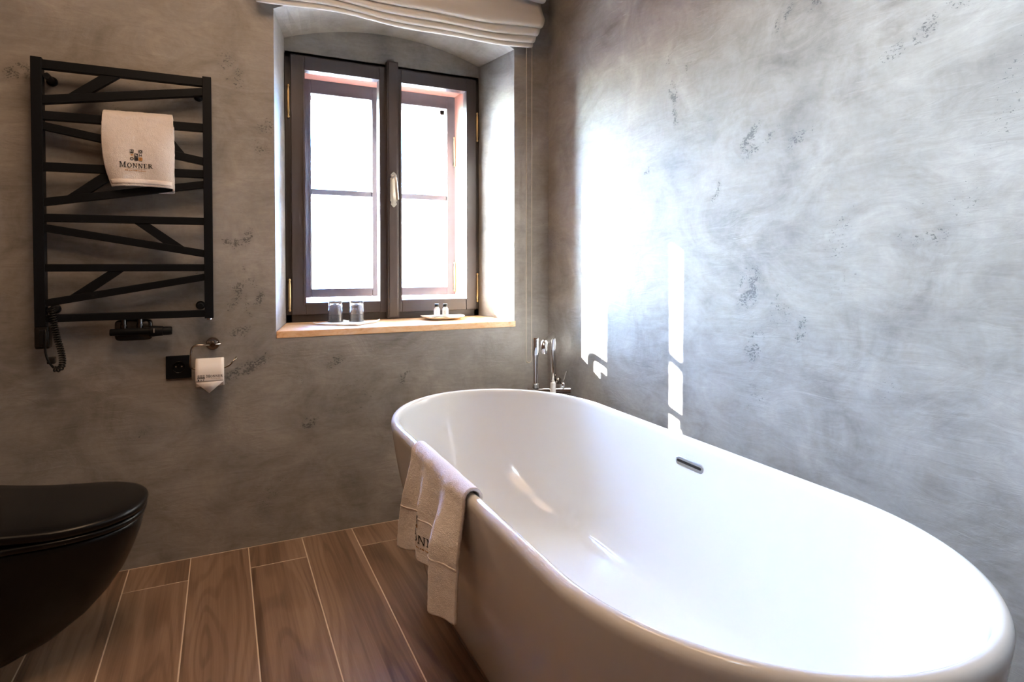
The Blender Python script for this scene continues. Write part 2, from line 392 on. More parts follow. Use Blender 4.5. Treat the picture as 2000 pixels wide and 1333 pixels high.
# ================================================================== THE SETTING
# floor: grout bed with wood-look tiles laid towards the window wall
fl = MB().box(LX - .2, WX + .2, FY - .2, DY + .2, -.12, -.0010).build('floor', M_GROUT, org=(0, 0, -.12)); tag(fl, kind='structure', label='floor of brown wood-look plank tiles with pale joints')
TW, GAP, TL = .1968, .0034, 1.195
x = .081 - 5 * TW; col_i = 0
edges = []
while x < WX:
    edges.append(x); x += TW
tile_cache = {}
for ci, xe in enumerate(edges):
    x0, x1 = max(xe, LX) + GAP / 2, min(xe + TW, WX) - GAP / 2
    if x1 - x0 < .02: continue
    joint = 2.358 if ci % 2 == 1 else 1.335
    ys = [DY - .003]; y = joint
    while y > FY: ys.append(y); y -= TL
    ys.append(FY)
    for a, b in zip(ys[:-1], ys[1:]):
        y1, y0 = a - GAP / 2, b + GAP / 2
        if y1 - y0 < .02: continue
        key = (round(x1 - x0, 4), round(y1 - y0, 4))
        if key not in tile_cache:
            w, l = key
            t = MB().box(-w / 2, w / 2, -l / 2, l / 2, -.010, 0).build('floor_tile', M_TILE, fl, bevel=.0012, bseg=1)
            for v in t.data.vertices: v.co.z += -.12 - ORG['floor'].z   # local to the floor origin, set below
            tile_cache[key] = t.data; o = t
        else:
            o = bpy.data.objects.new('floor_tile', tile_cache[key]); COL.objects.link(o); o.parent = fl
            md = o.modifiers.new('bevel', 'BEVEL'); md.width = .0012; md.segments = 1; md.limit_method = 'ANGLE'
        o.location = ((x0 + x1) / 2, (y0 + y1) / 2, 0)

# fix tile heights: the tile meshes were built relative to the floor origin (z = -0.12)
for me in set(tile_cache.values()):
    zmax = max(v.co.z for v in me.vertices)
    for v in me.vertices: v.co.z += .12 - zmax
    for v in me.vertices: v.co.z = round(v.co.z, 5)

# back wall with splayed, arched window reveal
XL0, XR0, XL1, XR1 = .187, 1.224, .255, 1.191          # opening at the wall face / at the frame
SILLZ, SP0, SP1, RISE0, RISE1 = .834, 2.090, 2.105, .125, .084
def arch(x0, x1, sp, rise, n=24):
    c = (x0 + x1) / 2; h = (x1 - x0) / 2; rad = (h * h + rise * rise) / (2 * rise); zc = sp + rise - rad
    return [(x0 + (x1 - x0) * i / n, zc + math.sqrt(max(0, rad * rad - (x0 + (x1 - x0) * i / n - c) ** 2))) for i in range(n + 1)]
A0 = arch(XL0, XR0, SP0, RISE0); A1 = arch(XL1, XR1, SP1, RISE1)
w = MB()
zb = .806                                               # underside of the sill: masonry below
def gridrect(mb, P, U, V, step=.014):
    P, U, V = Vector(P), Vector(U), Vector(V)
    mb.grid(lambda a, b: P + U * a + V * b, max(1, round(U.length / step)), max(1, round(V.length / step)))
gridrect(w, (LX, DY, 0), (XL0 - LX, 0, 0), (0, 0, CZ))
gridrect(w, (XR0, DY, 0), (WX - XR0, 0, 0), (0, 0, CZ))
gridrect(w, (XL0, DY, 0), (XR0 - XL0, 0, 0), (0, 0, zb))
n = len(A0)
w.add([(a, DY, z) for a, z in A0] + [(a, DY, CZ) for a, z in A0], [(i, i + 1, i + 1 + n, i + n) for i in range(n - 1)])
w.add([(a, DY, z) for a, z in A0] + [(a, FRY, z) for a, z in A1], [(i, i + 1, i + 1 + n, i + n) for i in range(n - 1)])      # vault
w.add([(XL0, DY, zb), (XL1, FRY, zb), (XL1, FRY, SP1), (XL0, DY, SP0)], [(0, 1, 2, 3)])
w.add([(XR0, DY, zb), (XR1, FRY, zb), (XR1, FRY, SP1), (XR0, DY, SP0)], [(0, 1, 2, 3)])
w.add([(XL0, DY, zb), (XR0, DY, zb), (XR1, FRY, zb), (XL1, FRY, zb)], [(0, 1, 2, 3)])
w.add([(a, FRY, z) for a, z in A1] + [(a, FRY, 2.04) for a, z in A1], [(i, i + 1, i + 1 + n, i + n) for i in range(n - 1)])   # lunette over the frame
# masonry behind, out to the facade
YO = 3.27
w.box(LX - .2, .30, 2.95, YO, -.1, CZ); w.box(1.155, WX + .2, 2.95, YO, -.1, CZ)
w.box(.30, 1.155, 2.95, YO, -.1, .845); w.box(.30, 1.155, 2.95, YO, 2.015, CZ)
w.box(LX - .2, WX + .2, YO - .02, YO, CZ, CZ + .2); 
wb = w.build('wall_back', M_PLB, org=(0, DY, 0), fix=False); scar_attribute(wb, MB_BACK, 'X'); tag(wb, kind='structure', label='grey trowelled plaster wall with arched window niche')
wr = MB(); gridrect(wr, (WX, FY, 0), (0, DY - FY, 0), (0, 0, CZ)); wr.box(WX + .01, WX + .2, FY - .2, YO, -.1, CZ)
wr = wr.build('wall_right', M_PLR, org=(WX, 0, 0), fix=False); scar_attribute(wr, MB_RIGHT, 'Y'); tag(wr, kind='structure', label='grey trowelled plaster wall beside the bathtub')
wl = MB().box(LX - .2, LX, FY - .2, YO, -.1, CZ).build('wall_left', M_BROWNWALL, org=(LX, 0, 0)); tag(wl, kind='structure', label='brown wall behind the toilet')
wf = MB().box(LX - .2, WX + .2, FY - .2, FY, -.1, CZ).build('wall_front', M_BROWNWALL, org=(0, FY, 0)); tag(wf, kind='structure', label='brown wall behind the viewer')
ce = MB().box(LX - .2, WX + .2, FY - .2, YO, CZ, CZ + .15).build('ceiling', M_CEIL, org=(0, 0, CZ)); tag(ce, kind='structure', label='brown timber ceiling')

# ------------------------------------------------------------------ window
win = empty('window_1', (.72, FRY, SILLZ)); tag(win, 'dark brown double casement window in an arched plaster niche', kind='structure')
sill = MB().add([(XL0 + .001, DY - .004, 0), (XR0 + .007, DY - .004, 0), (XR1 - .001, FRY - .001, 0), (XL1 + .001, FRY - .001, 0)], []).v
s_ = MB(); s_.rings([[(p[0], p[1], .806) for p in sill], [(p[0], p[1], SILLZ) for p in sill]])
tag(s_.build('window_sill', M_SILL, win, bevel=.003), label='orange veined stone window sill')
# fixed frame
FT, FB = 2.052, SILLZ
fr = MB()
fr.box(.256, .283, FRY, FRY + .065, FB, FT); fr.box(1.163, 1.190, FRY, FRY + .065, FB, FT)
fr.box(.256, 1.190, FRY, FRY + .065, FT - .03, FT); fr.box(.256, 1.190, FRY, FRY + .065, FB, FB + .036)
fr.box(.256, .31, FRY + .03, FRY + .07, FB, FT); fr.box(1.14, 1.19, FRY + .03, FRY + .07, FB, FT)
fr.build('window_frame', M_FRAMED, win, bevel=.002)
# inner sashes
def sash(name, x0, x1, z0, z1, gx0, gx1, gz0, gz1, yf, th, m, munt=None):
    s = MB()
    s.box(x0, gx0, yf, yf + th, z0, z1); s.box(gx1, x1, yf, yf + th, z0, z1)
    s.box(gx0, gx1, yf, yf + th, z0, gz0); s.box(gx0, gx1, yf, yf + th, gz1, z1)
    o = s.build(name, m, win, bevel=.0025)
    # inner bead step
    b = MB(); w_ = .008
    b.box(gx0 - w_, gx0, yf - .004, yf + .004, gz0 - w_, gz1 + w_); b.box(gx1, gx1 + w_, yf - .004, yf + .004, gz0 - w_, gz1 + w_)
    b.box(gx0, gx1, yf - .004, yf + .004, gz0 - w_, gz0); b.box(gx0, gx1, yf - .004, yf + .004, gz1, gz1 + w_)
    b.build('glazing_bead', m, o)
    if munt:
        MB().box(gx0, gx1, yf + .006, yf + th - .006, munt - .013, munt + .013).build('glazing_bar', m, o, bevel=.003)
        MB().box(gx0 - .004, gx1 + .004, yf + th * .55, yf + th * .55 + .003, gz0 - .004, munt - .012).build('pane', M_GLASS, o)
        MB().box(gx0 - .004, gx1 + .004, yf + th * .55, yf + th * .55 + .003, munt + .012, gz1 + .004).build('pane', M_GLASS, o)
    else:
        MB().box(gx0 - .004, gx1 + .004, yf + th * .55, yf + th * .55 + .003, gz0 - .004, gz1 + .004).build('pane', M_GLASS, o)
    return o
sash('casement', .281, .712, .868, 2.032, .340, .676, .922, 1.971, FRY - .012, .05, M_FRAME)
sash('casement', .752, 1.172, .866, 2.032, .783, 1.118, .924, 1.970, FRY - .012, .05, M_FRAME)
mu = MB().box(.709, .763, FRY - .034, FRY + .02, .840, 2.060); mu.box(.716, .756, FRY - .038, FRY - .034, .845, 2.055)
mu = mu.build('meeting_stile', M_FRAME, win, bevel=.003)
# outer casements (red-brown outside paint) and box lining between the two layers
OY = 3.08
sash('outer_casement', .325, .722, .935, 2.0, .392, .688, .976, 1.926, OY, .045, M_FRAME, 1.452)
sash('outer_casement', .728, 1.135, .935, 2.0, .762, 1.087, .976, 1.926, OY, .045, M_FRAME, 1.452)
ln = MB()
ln.box(.30, .326, FRY + .05, YO, .845, 2.01); ln.box(1.132, 1.155, FRY + .05, YO, .845, 2.01)
ln.box(.326, 1.132, FRY + .05, YO, .845, .917); ln.box(.326, 1.132, FRY + .05, YO, 1.992, 2.012)
ln.build('box_lining', M_RED, win, bevel=.002)
MB().box(.27, .398, YO - .03, YO + .02, .80, 2.06).build('facade_jamb', M_WHITEPAINT, win)
MB().box(1.105, 1.20, YO - .03, YO + .02, .80, 2.06).build('facade_jamb', M_WHITEPAINT, win)
MB().box(.27, 1.20, YO - .03, YO + .02, 1.935, 2.08).build('facade_lintel', M_WHITEPAINT, win)
# hinges
def hinge(x, y, zc, h=.150, r=.0062):
    p = [(0, 0), (r * .55, .001), (r * .95, .005), (r * .95, .009), (r * .6, .013), (r * .75, .018), (r * .95, .030), (r, .034), (r, h - .034), (r * .95, h - .030), (r * .75, h - .018), (r * .6, h - .013), (r * .95, h - .009), (r * .95, h - .005), (r * .55, h - .001), (0, h)]
    mb = MB().lathe((x, y, zc - h / 2), p, 14); mb.box(x - .003, x + .006, y, y + .014, zc - h * .28, zc + h * .28)
    return mb.build('hinge', M_BRASS, win, smooth=True)
hinge(.2705, FRY - .008, 1.826); hinge(.2705, FRY - .008, .958); hinge(1.176, FRY - .016, 1.795); hinge(1.176, FRY - .016, .978)
for z in (1.70, 1.03): hinge(1.126, OY - .010, z, .16)
# handle on the meeting stile
hp = MB(); hw = .0165; prof = []
for i in range(40):
    t = i / 39; z = 1.368 + .168 * t
    e = min(t, 1 - t) * .168
    wdt = hw * (1 if e > .028 else (.62 + .22 * math.sin(e / .028 * math.pi) if e > .010 else .60 * math.sqrt(max(0, e / .010))))
    prof.append((wdt, z))
poly = [(.7375 + a, z) for a, z in prof] + [(.7375 - a, z) for a, z in reversed(prof[1:-1])]
hp.prism_xz(poly, FRY - .042, FRY - .038)
for dx in (-.008, .008):
    for zz in (1.388, 1.518): hp.lathe((.7375 + dx, FRY - .042, zz), [(.0026, 0), (.002, .0015), (0, .002)], 10, (0, -1, 0))
hd = hp.build('handle_plate', M_HANDLE, win, smooth=30)
ha = MB().tube(fillet([(.7375, FRY - .040, 1.512), (.7375, FRY - .070, 1.512), (.7405, FRY - .074, 1.48), (.7465, FRY - .076, 1.402)], .014), .0068, 14)
ha.lathe((.7375, FRY - .042, 1.512), [(.011, 0), (.010, .004), (.0075, .007)], 18, (0, -1, 0))
ha.build('handle', M_HANDLE, hd, smooth=True)

# ------------------------------------------------------------------ roman blind
bl = empty('roman_blind', (.71, DY, 2.09)); tag(bl, 'off white fabric roman blind gathered above the window', 'blind')
BX0, BX1 = .104, 1.318
# profile from the wall plane outwards: (depth from wall, height)
prof = [(.040, 2.100), (.046, 2.089), (.056, 2.087), (.062, 2.093), (.058, 2.108), (.048, 2.118), (.050, 2.110), (.060, 2.104), (.072, 2.102), (.080, 2.110), (.076, 2.128), (.062, 2.142),
        (.064, 2.134), (.076, 2.127), (.092, 2.125), (.099, 2.134), (.094, 2.156), (.074, 2.176), (.078, 2.166), (.094, 2.156), (.112, 2.155), (.119, 2.166), (.113, 2.196), (.096, 2.230), (.082, 2.270), (.078, 2.296),
        (.080, 2.288), (.100, 2.278), (.122, 2.276), (.130, 2.288), (.124, 2.320), (.104, 2.360), (.086, 2.42), (.070, 2.50), (.055, 2.575)]
pv = []
for i in range(len(prof) - 1):
    p0, p1, p2, p3 = prof[max(i - 1, 0)], prof[i], prof[i + 1], prof[min(i + 2, len(prof) - 1)]
    for t in (0, .33, .67):
        pv.append(tuple(.5 * (2 * p1[q] + (p2[q] - p0[q]) * t + (2 * p0[q] - 5 * p1[q] + 4 * p2[q] - p3[q]) * t * t + (-p0[q] + 3 * p1[q] - 3 * p2[q] + p3[q]) * t ** 3) for q in (0, 1)))
pv.append(prof[-1])
def blindfn(u, v):
    i = v * (len(pv) - 1); a = int(min(i, len(pv) - 2)); f = i - a
    d = pv[a][0] * (1 - f) + pv[a + 1][0] * f; z = pv[a][1] * (1 - f) + pv[a + 1][1] * f
    ins = .030 * sstep(2.20, 2.087, z)
    x = BX0 + ins * .6 + (BX1 - ins - BX0 - ins * .6) * u
    sag = .006 * math.sin(u * 7.1 + z * 9) + .004 * math.sin(u * 15 + z * 23)
    k = sstep(2.5, 2.2, z)
    return (x, DY - d + .010 * math.sin(u * 5.3 + z * 14) * k * .6, z + sag * k)
MB().grid(blindfn, 60, len(pv) - 1).build('fabric', M_LINEN, bl, smooth='all', solid=.0022, fix=False)
MB().box(BX0, BX1, DY - .062, DY - .012, 2.565, 2.605).build('head_rail', M_WHITEPL, bl, bevel=.003)
cm = MB(); ico = []
bmx = bmesh.new(); bmesh.ops.create_icosphere(bmx, subdivisions=1, radius=1); iv = [v.co.copy() for v in bmx.verts]; bmx.verts.index_update(); ifc = [tuple(v.index for v in f.verts) for f in bmx.faces]; bmx.free()
def bead(p, r=.0027): cm.add([Vector(p) + q * r for q in iv], ifc)
ch = []; xa, xb, yb, zt, zbm = 1.2725, 1.3005, DY - .030, 2.57, .652
zz = zt
while zz > zbm: ch.append((xa, yb, zz)); zz -= .0062
for i in range(1, 9): ch.append(((xa + xb) / 2 - (xb - xa) / 2 * math.cos(math.pi * i / 9), yb, zbm - (xb - xa) / 2 * math.sin(math.pi * i / 9)))
zz = zbm
while zz < zt: ch.append((xb, yb, zz)); zz += .0062
for p in ch: bead(p)
cm.tube([(xa, yb, zt), (xa, yb, zbm)], .0007, 5); cm.tube([(xb, yb, zt), (xb, yb, zbm)], .0007, 5)
tag(cm.build('bead_chain', mat('bead_plastic', (.55, .47, .38), .35), bl, smooth='all'), label='pale looped bead pull chain', kind='stuff')

# ------------------------------------------------------------------ bathtub
BCX, BA, BB, BYN, BYF, RZ = .848, .377, .440, .852, 1.804, .600
tub = empty('bathtub', (BCX, (BYN + BYF) / 2, 0)); tag(tub, 'white glossy freestanding oval bathtub along the right wall', 'bathtub')
NB = 72
def bring(z, so, eo, ybn=BYN, ybf=BYF):
    out = []
    for i in range(NB + 1):
        t = math.pi * i / NB; out.append((BCX + (BA - so) * math.cos(t), ybf + (BB - eo) * math.sin(t), z))
    for k in range(1, 12): out.append((BCX - (BA - so), ybf + (ybn - ybf) * k / 12, z))
    for i in range(NB + 1):
        t = math.pi + math.pi * i / NB; out.append((BCX + (BA - so) * math.cos(t), ybn + (BB - eo) * math.sin(t), z))
    for k in range(1, 12): out.append((BCX + (BA - so), ybn + (ybf - ybn) * k / 12, z))
    return out
rs = [bring(0.002, .30, .33), bring(0.002, .146, .166), bring(.006, .141, .160)]
for i in range(1, 13):
    z = .012 + (.572 - .012) * i / 12; o = .139 * (1 - z / .6) ** 1.35; rs.append(bring(z, o, o * 1.15))
for z, o in ((.584, .0012), (.592, .0035), (.5975, .0075), (.600, .0130), (.5995, .0185), (.5965, .0235), (.590, .0270), (.578, .0295)): rs.append(bring(z, o, o))
IN = [(.56, .0315, .034), (.50, .040, .052), (.44, .050, .078), (.38, .061, .110), (.32, .074, .148), (.27, .086, .188), (.235, .097, .225), (.212, .108, .255), (.196, .120, .278), (.186, .134, .296), (.180, .150, .314), (.177, .175, .34), (.175, .24, .40)]
for z, so, eo in IN: rs.append(bring(z, so, eo))
MB().rings(rs, cap0=True, cap1=True).build('tub_shell', M_BATH, tub, smooth='all')
# overflow on the inner side by the wall
ov = MB(); oc_ = Vector((1.1895, 1.319, .531)); nrm = Vector((-1, 0, .142)).normalized(); ty = Vector((0, 1, 0)); tz = nrm.cross(ty).normalized()
if tz.z < 0: tz = -tz
def stad(L, r, off, n=10):
    p = []
    for i in range(n + 1): a = -math.pi / 2 + math.pi * i / n; p.append(((L / 2 - r) + r * math.cos(a), r * math.sin(a)))
    for i in range(n + 1): a = math.pi / 2 + math.pi * i / n; p.append((-(L / 2 - r) + r * math.cos(a), r * math.sin(a)))
    return [oc_ + ty * a + tz * b + nrm * off for a, b in p]
ov.rings([stad(.112, .0125, -.004), stad(.112, .0125, .0012), stad(.110, .0115, .0024), stad(.105, .0090, .0028)])
ovo = ov.build('overflow_plate', mat('satin_chrome', (.40, .41, .42), .32, .9), tub, smooth=50)
tag(MB().rings([stad(.098, .0036, .0018), stad(.098, .0036, .0032)]).build('overflow_slot', M_BLACKPL, ovo), label='dark overflow slot')
tm = []
rr = random.Random(3)
for i in range(7): tm.append(rc(.0046 * i, .0046 * i + .0032, 0, .0042 if i in (0, 6) else .003))
def ovp(a, b): return oc_ + ty * (-(a - .016)) + tz * (b + .0235) + nrm * (.0009)
print_on('maker_mark', tm, ovp, M_GREYINK, tub)

# ------------------------------------------------------------------ bath mixer in the corner
mx = empty('bath_mixer', (1.312, 2.318, 0)); tag(mx, 'chrome floor standing bath mixer in the corner behind the bathtub', 'faucet')
CXm, CYm = 1.312, 2.318
MB().lathe((CXm, CYm, 0), [(.045, 0), (.045, .006), (.040, .010), (.014, .012)], 32).build('base_plate', M_CHROME, mx, smooth=35)
MB().lathe((CXm, CYm, .012), [(.0125, 0), (.0125, .50)], 24).build('riser', M_CHROME, mx, smooth=40)
MB().tube(fillet([(CXm, CYm, .53), (CXm, CYm, .790), (CXm - .19, CYm - .26, .792), (CXm - .19, CYm - .26, .752)], .030, 8), .0125, 20).build('spout', M_CHROME, mx, smooth='all')
bd = MB().tube([(1.205, 2.352, .538), (1.382, 2.296, .538)], .0185, 24); bd.tube([(1.201, 2.3535, .538), (1.205, 2.352, .538)], .0200, 24)
bd = bd.build('mixer_body', M_CHROME, mx, smooth=40)
lv = MB().lathe((1.352, 2.303, .552), [(.013, 0), (.013, .020), (.010, .024)], 20); lv.tube([(1.352, 2.303, .575), (1.358, 2.295, .60), (1.362, 2.290, .628)], [.0035, .003, .0038], 10)
lv.build('lever', M_CHROME, mx, smooth=40)
MB().lathe((1.330, 2.306, .585), [(.002, -.006), (.014, -.004), (.0155, .0), (.014, .006), (.002, .008)], 20, (.3, -.95, 0)).build('diverter_knob', M_DCHROME, mx, smooth='all')
MB().lathe((1.300, 2.300, .530), [(.012, 0), (.012, .046), (.0105, .050), (.0065, .051), (.0065, .060)], 20).build('hose_socket', M_WHITEPL, mx, smooth=40)
MB().lathe((1.236, 2.342, .555), [(.0155, 0), (.0155, .018), (.013, .020)], 20).build('shower_cradle', M_CHROME, mx, smooth=40)
hs = MB().lathe((1.236, 2.342, .576), [(.0105, 0), (.0115, .004), (.0115, .112), (.0150, .122), (.0155, .128), (.0155, .196), (.0145, .200), (0, .2005)], 24)
hs = hs.build('hand_shower', M_CHROME, org=(1.236, 2.342, .576), smooth=40); tag(hs, 'slim chrome stick hand shower standing on the corner mixer', 'hand shower')
hose = MB().tube(bez((1.236, 2.342, .556), (1.236, 2.35, .30), (1.27, 2.40, .10), (1.290, 2.36, .30), 24) + bez((1.290, 2.36, .30), (1.30, 2.34, .42), (1.300, 2.312, .48), (1.300, 2.302, .531), 14)[1:], .0052, 10)
hose.build('shower_hose', M_DCHROME, mx, smooth='all')

# ------------------------------------------------------------------ towel radiator
ra = empty('towel_radiator', (-.294, DY, .83)); tag(ra, 'matt black towel radiator with slanted bars on the back wall', 'radiator')
RYF, RYB = 2.460, 2.430 - .0
RY0, RY1 = 2.458, 2.488
PX0, PX1 = -.527, -.060
MB().box(-.557, PX0, RY0 - .004, RY1 + .004, .892, 1.774).build('post', M_BLACK, ra, bevel=.0015)
MB().box(PX1, -.031, RY0 - .004, RY1 + .004, .901, 1.774).build('post', M_BLACK, ra, bevel=.0015)
BARS = [(1.768, 1.739, 1.769, 1.740), (1.651, 1.623, 1.734, 1.706), (1.601, 1.573, 1.605, 1.577), (1.566, 1.540, 1.483, 1.456), (1.433, 1.405, 1.438, 1.410), (1.315, 1.289, 1.400, 1.374),
        (1.264, 1.238, 1.266, 1.240), (1.231, 1.205, 1.149, 1.122), (1.098, 1.073, 1.098, 1.073), (.981, .956, 1.064, 1.039), (.930, .905, .931, .906)]
for a, b, c, d in BARS:
    MB().prism_xz([(PX0 - .004, b), (PX1 + .004, d), (PX1 + .004, c), (PX0 - .004, a)], RY0, RY1 - .004).build('bar', M_BLACK, ra, bevel=.0012)
BRACES = [[(-.475, 1.650), (-.408, 1.664), (-.303, 1.746), (-.358, 1.746)], [(-.232, 1.580), (-.183, 1.580), (-.112, 1.486), (-.176, 1.505)], [(-.475, 1.318), (-.410, 1.331), (-.310, 1.412), (-.362, 1.412)],
          [(-.281, 1.244), (-.234, 1.244), (-.108, 1.149), (-.176, 1.162)], [(-.476, .982), (-.410, .994), (-.302, 1.078), (-.348, 1.078)]]
for p in BRACES: MB().prism_xz(p, RY0 + .003, RY1 - .007).build('brace', M_BLACK, ra, bevel=.0012)
for x_, z_ in ((-.515, 1.716), (-.075, 1.716), (-.515, .945), (-.075, .945)):
    MB().lathe((x_, DY, z_), [(.016, 0), (.016, .006), (.010, .010), (.010, .075)], 20, (0, -1, 0)).build('wall_bracket', M_BLACK, ra, smooth=40)
MB().lathe((-.0455, 2.473, .901), [(.010, 0), (.010, -.006), (.006, -.008)], 16).build('bleed_plug', M_CHROME, ra, smooth=40)
# electric heater head and coiled lead
hc = MB().rings([[(-.5365 + a * .021 * s1, 2.470 + b * .024 * s1, z) for a, b in [(math.copysign(abs(math.cos(t)) ** .35, math.cos(t)), math.copysign(abs(math.sin(t)) ** .35, math.sin(t))) for t in [2 * math.pi * q / 32 for q in range(32)]]] for z, s1 in ((.8195, .86), (.822, .95), (.828, 1), (.884, 1), (.8915, .97))])
hc = hc.build('heater_head', M_BLACKPL, ra, smooth=50)
MB().box(-.543, -.530, 2.4435, 2.4465, .834, .882).build('display_strip', mat('smoked_grey', (.010, .011, .013), .2, Specular_IOR_Level=.3), hc, bevel=.001)
MB().lathe((-.5365, 2.446, .828), [(.0032, 0), (.0032, .0015), (0, .0018)], 14, (0, -1, 0)).build('button', M_BLACKPL, hc, smooth=40)
MB().tube(fillet([(-.5245, 2.455, .886), (-.5245, 2.440, .880), (-.5235, 2.436, .850), (-.527, 2.440, .815), (-.521, 2.446, .780), (-.507, 2.452, .755)], .02, 5), .0036, 10).build('power_cable', M_RUBBER, ra, smooth='all')
MB().rings([[(-.512 + a, 2.458 + b, z) for a, b in ((-.012, -.012), (.010, -.012), (.010, .012), (-.012, .012))] for z in (.768, .790)]).build('cable_plug', M_BLACKPL, ra, bevel=.003)
cp = []; axis = bez((-.507, 2.452, .752), (-.470, 2.448, .735), (-.481, 2.446, .80), (-.492, 2.446, .840), 30) + bez((-.492, 2.446, .840), (-.499, 2.446, .875), (-.505, 2.446, .91), (-.508, 2.448, .950), 60)[1:]
L = [0]
for a, b in zip(axis[:-1], axis[1:]): L.append(L[-1] + (b - a).length)
TURNS = 28
for i in range(TURNS * 10 + 1):
    s = i / (TURNS * 10) * L[-1]; k = max(j for j in range(len(L)) if L[j] <= s + 1e-9); k = min(k, len(axis) - 2)
    f = (s - L[k]) / max(1e-9, L[k + 1] - L[k]); p = axis[k].lerp(axis[k + 1], f); T = (axis[k + 1] - axis[k]).normalized()
    N = Vector((0, 1, 0)); N = (N - T * N.dot(T)).normalized(); B = T.cross(N); a = 2 * math.pi * TURNS * i / (TURNS * 10)
    cp.append(p + (N * math.cos(a) + B * math.sin(a)) * .0082)
MB().tube(cp, .0027, 6).build('coiled_cable', M_RUBBER, ra, smooth='all')
# valve below the lowest bar
vb = MB().rings([[( -.2825 + a * .0565 * k, 2.500 - q, .867 + b * .037 * k) for a, b in [(math.copysign(abs(math.cos(t)) ** .3, math.cos(t)), math.copysign(abs(math.sin(t)) ** .3, math.sin(t))) for t in [2 * math.pi * e / 40 for e in range(40)]]] for q, k in ((0, 1), (.020, 1), (.026, .97), (.028, .92))])
vb = vb.build('valve_cover', M_BLACKPL, ra, smooth=50)
MB().tube([(-.351, 2.466, .8625), (-.349, 2.466, .8625), (-.250, 2.466, .8625), (-.228, 2.466, .8625)], [.011, .0125, .0125, .0135], 24).build('valve_body', M_BLACK, vb, smooth=40)
MB().tube([(-.230, 2.466, .8615), (-.224, 2.466, .8615), (-.193, 2.466, .8612), (-.1915, 2.466, .8612), (-.188, 2.466, .861), (-.168, 2.466, .861), (-.164, 2.466, .861)], [.0185, .0195, .0172, .0150, .0152, .0150, .0132], 28).build('thermostat_head', M_BLACK, vb, smooth=35)
MB().box(-.2205, -.2165, 2.4455, 2.450, .858, .872).build('dial_mark', mat('grey_print', (.22, .22, .22), .5), vb)
for x_ in (-.311, -.263):
    MB().lathe((x_, 2.472, .868), [(.0095, 0), (.0105, .004), (.0105, .020), (.0085, .021), (.0085, .040)], 20).build('pipe_union', mat('black_chrome', (.10, .10, .105), .14, 1), vb, smooth=35)

# ------------------------------------------------------------------ terry towels
def terry_noise(p, s=1.0): return (noise.noise(Vector(p) * 45) * .0009 + noise.noise(Vector(p) * 260) * .0009) * s
# towel hanging on the radiator
tA = empty('hand_towel', (-.255, 2.45, 1.34)); tag(tA, 'white hotel hand towel with emblem folded over the black radiator bar', 'towel')
def towelA(u, v):
    # v 0..1: from back hem, over the bar, down the front; u across
    zt = 1.617 + .004 * u; path = v
    if path < .40:
        t = path / .40; z = 1.385 + (1.590 - 1.385) * t; y = 2.5035 - .002 * math.sin(t * 3)
    elif path < .56:
        t = (path - .40) / .16; a = math.pi * t; z = 1.590 + .030 * math.sin(a) + .004 * u; y = 2.4695 + .034 * math.cos(a)
    else:
        t = (path - .56) / .44; z = 1.590 - (1.590 - 1.362) * t; y = 2.4355 - .012 * math.sin(min(1, t * 1.1) * math.pi) - .006 * t
    x0, x1 = -.3605, -.1520
    if path >= .56:
        x0 += .026 * t * t * t - .002 * math.sin(t * math.pi); x1 += .004 * math.sin(t * math.pi) - .004 * t
        e = abs(2 * u - 1); y += .016 * e ** 4 * sstep(0, .5, t)      # sides roll back
        z += .004 * (1 - (2 * u - 1) ** 2) * t
        y += .004 * math.sin(u * 9 + z * 11) * t
    else:
        q_ = sstep(.50, .25, path); x0 += .010 * q_ + .003 * math.sin(sstep(.40, .56, path) * math.pi); x1 -= .006 * q_ + .004 * math.sin(sstep(.40, .56, path) * math.pi)
    x = x0 + (x1 - x0) * u
    d = terry_noise((x, y, z), 1.0)
    return (x, y - d, z + d * .5)
MB().grid(towelA, 84, 130).build('terry_layer', M_TERRY, tA, smooth='all', solid=.0075, fix=False)
def hemA(u, v):    # inner layer: the right fold turning back under the front
    a = v; xs = -.155 - .092 * max(0, a - .25) / .75; yc = 2.452 + .016 * math.sin(min(1, a / .3) * math.pi / 2) + .008 * a
    if a < .25: xs = -.153 - .002 * a; yc = 2.440 + .028 * a / .25
    z = 1.356 + (1.580 - 1.356) * u - .008 * (1 - u) * min(1, a / .3)
    d = terry_noise((xs, yc, z), .6)
    return (xs + d, yc - d, z)
MB().grid(hemA, 60, 40).build('folded_layer', M_TERRY, tA, smooth='all', solid=.006, fix=False)
def hem_band(u, v):
    p = Vector(towelA(.012 + .976 * u, .985 - .030 * v)); return (p.x, p.y - .0048 - .0012 * math.sin(v * math.pi), p.z)
MB().grid(hem_band, 60, 5).build('hem_band', mat('woven_band', (.84, .79, .75), .8), tA, smooth='all', solid=.001, fix=False)
def onA(x, z):
    u = (x + .3605) / (.1520 - .3605) * -1; t = (1.590 - z) / (1.590 - 1.362); v = .56 + .44 * t
    uu = min(1, max(0, (x - (-.3605 + .026 * t ** 3)) / (-.1520 + .3605 - .026 * t ** 3)))
    p = Vector(towelA(uu, v)); q = .0052
    return (x, p.y - q, z)
dk, lt, oc = logo_polys(-.281, 1.450, .038, 'towel')
em = print_on('emblem', dk, onA, M_INK, tA, 3)
print_on('emblem_detail', lt, lambda a, b: tuple(Vector(onA(a, b)) - Vector((0, .0006, 0))), M_PAPER, em, 2)
print_on('emblem_ochre', oc, lambda a, b: tuple(Vector(onA(a, b)) + Vector((0, .0002, 0))), M_GOLD, em, 2)
print_on('lettering', word_polys('MONNER', -.311, 1.4265, .098), onA, M_INK, tA, 2)
print_on('tagline', tagline(-.295, -.232, 1.4155, .0032, 5), onA, M_GOLD, tA, 1)
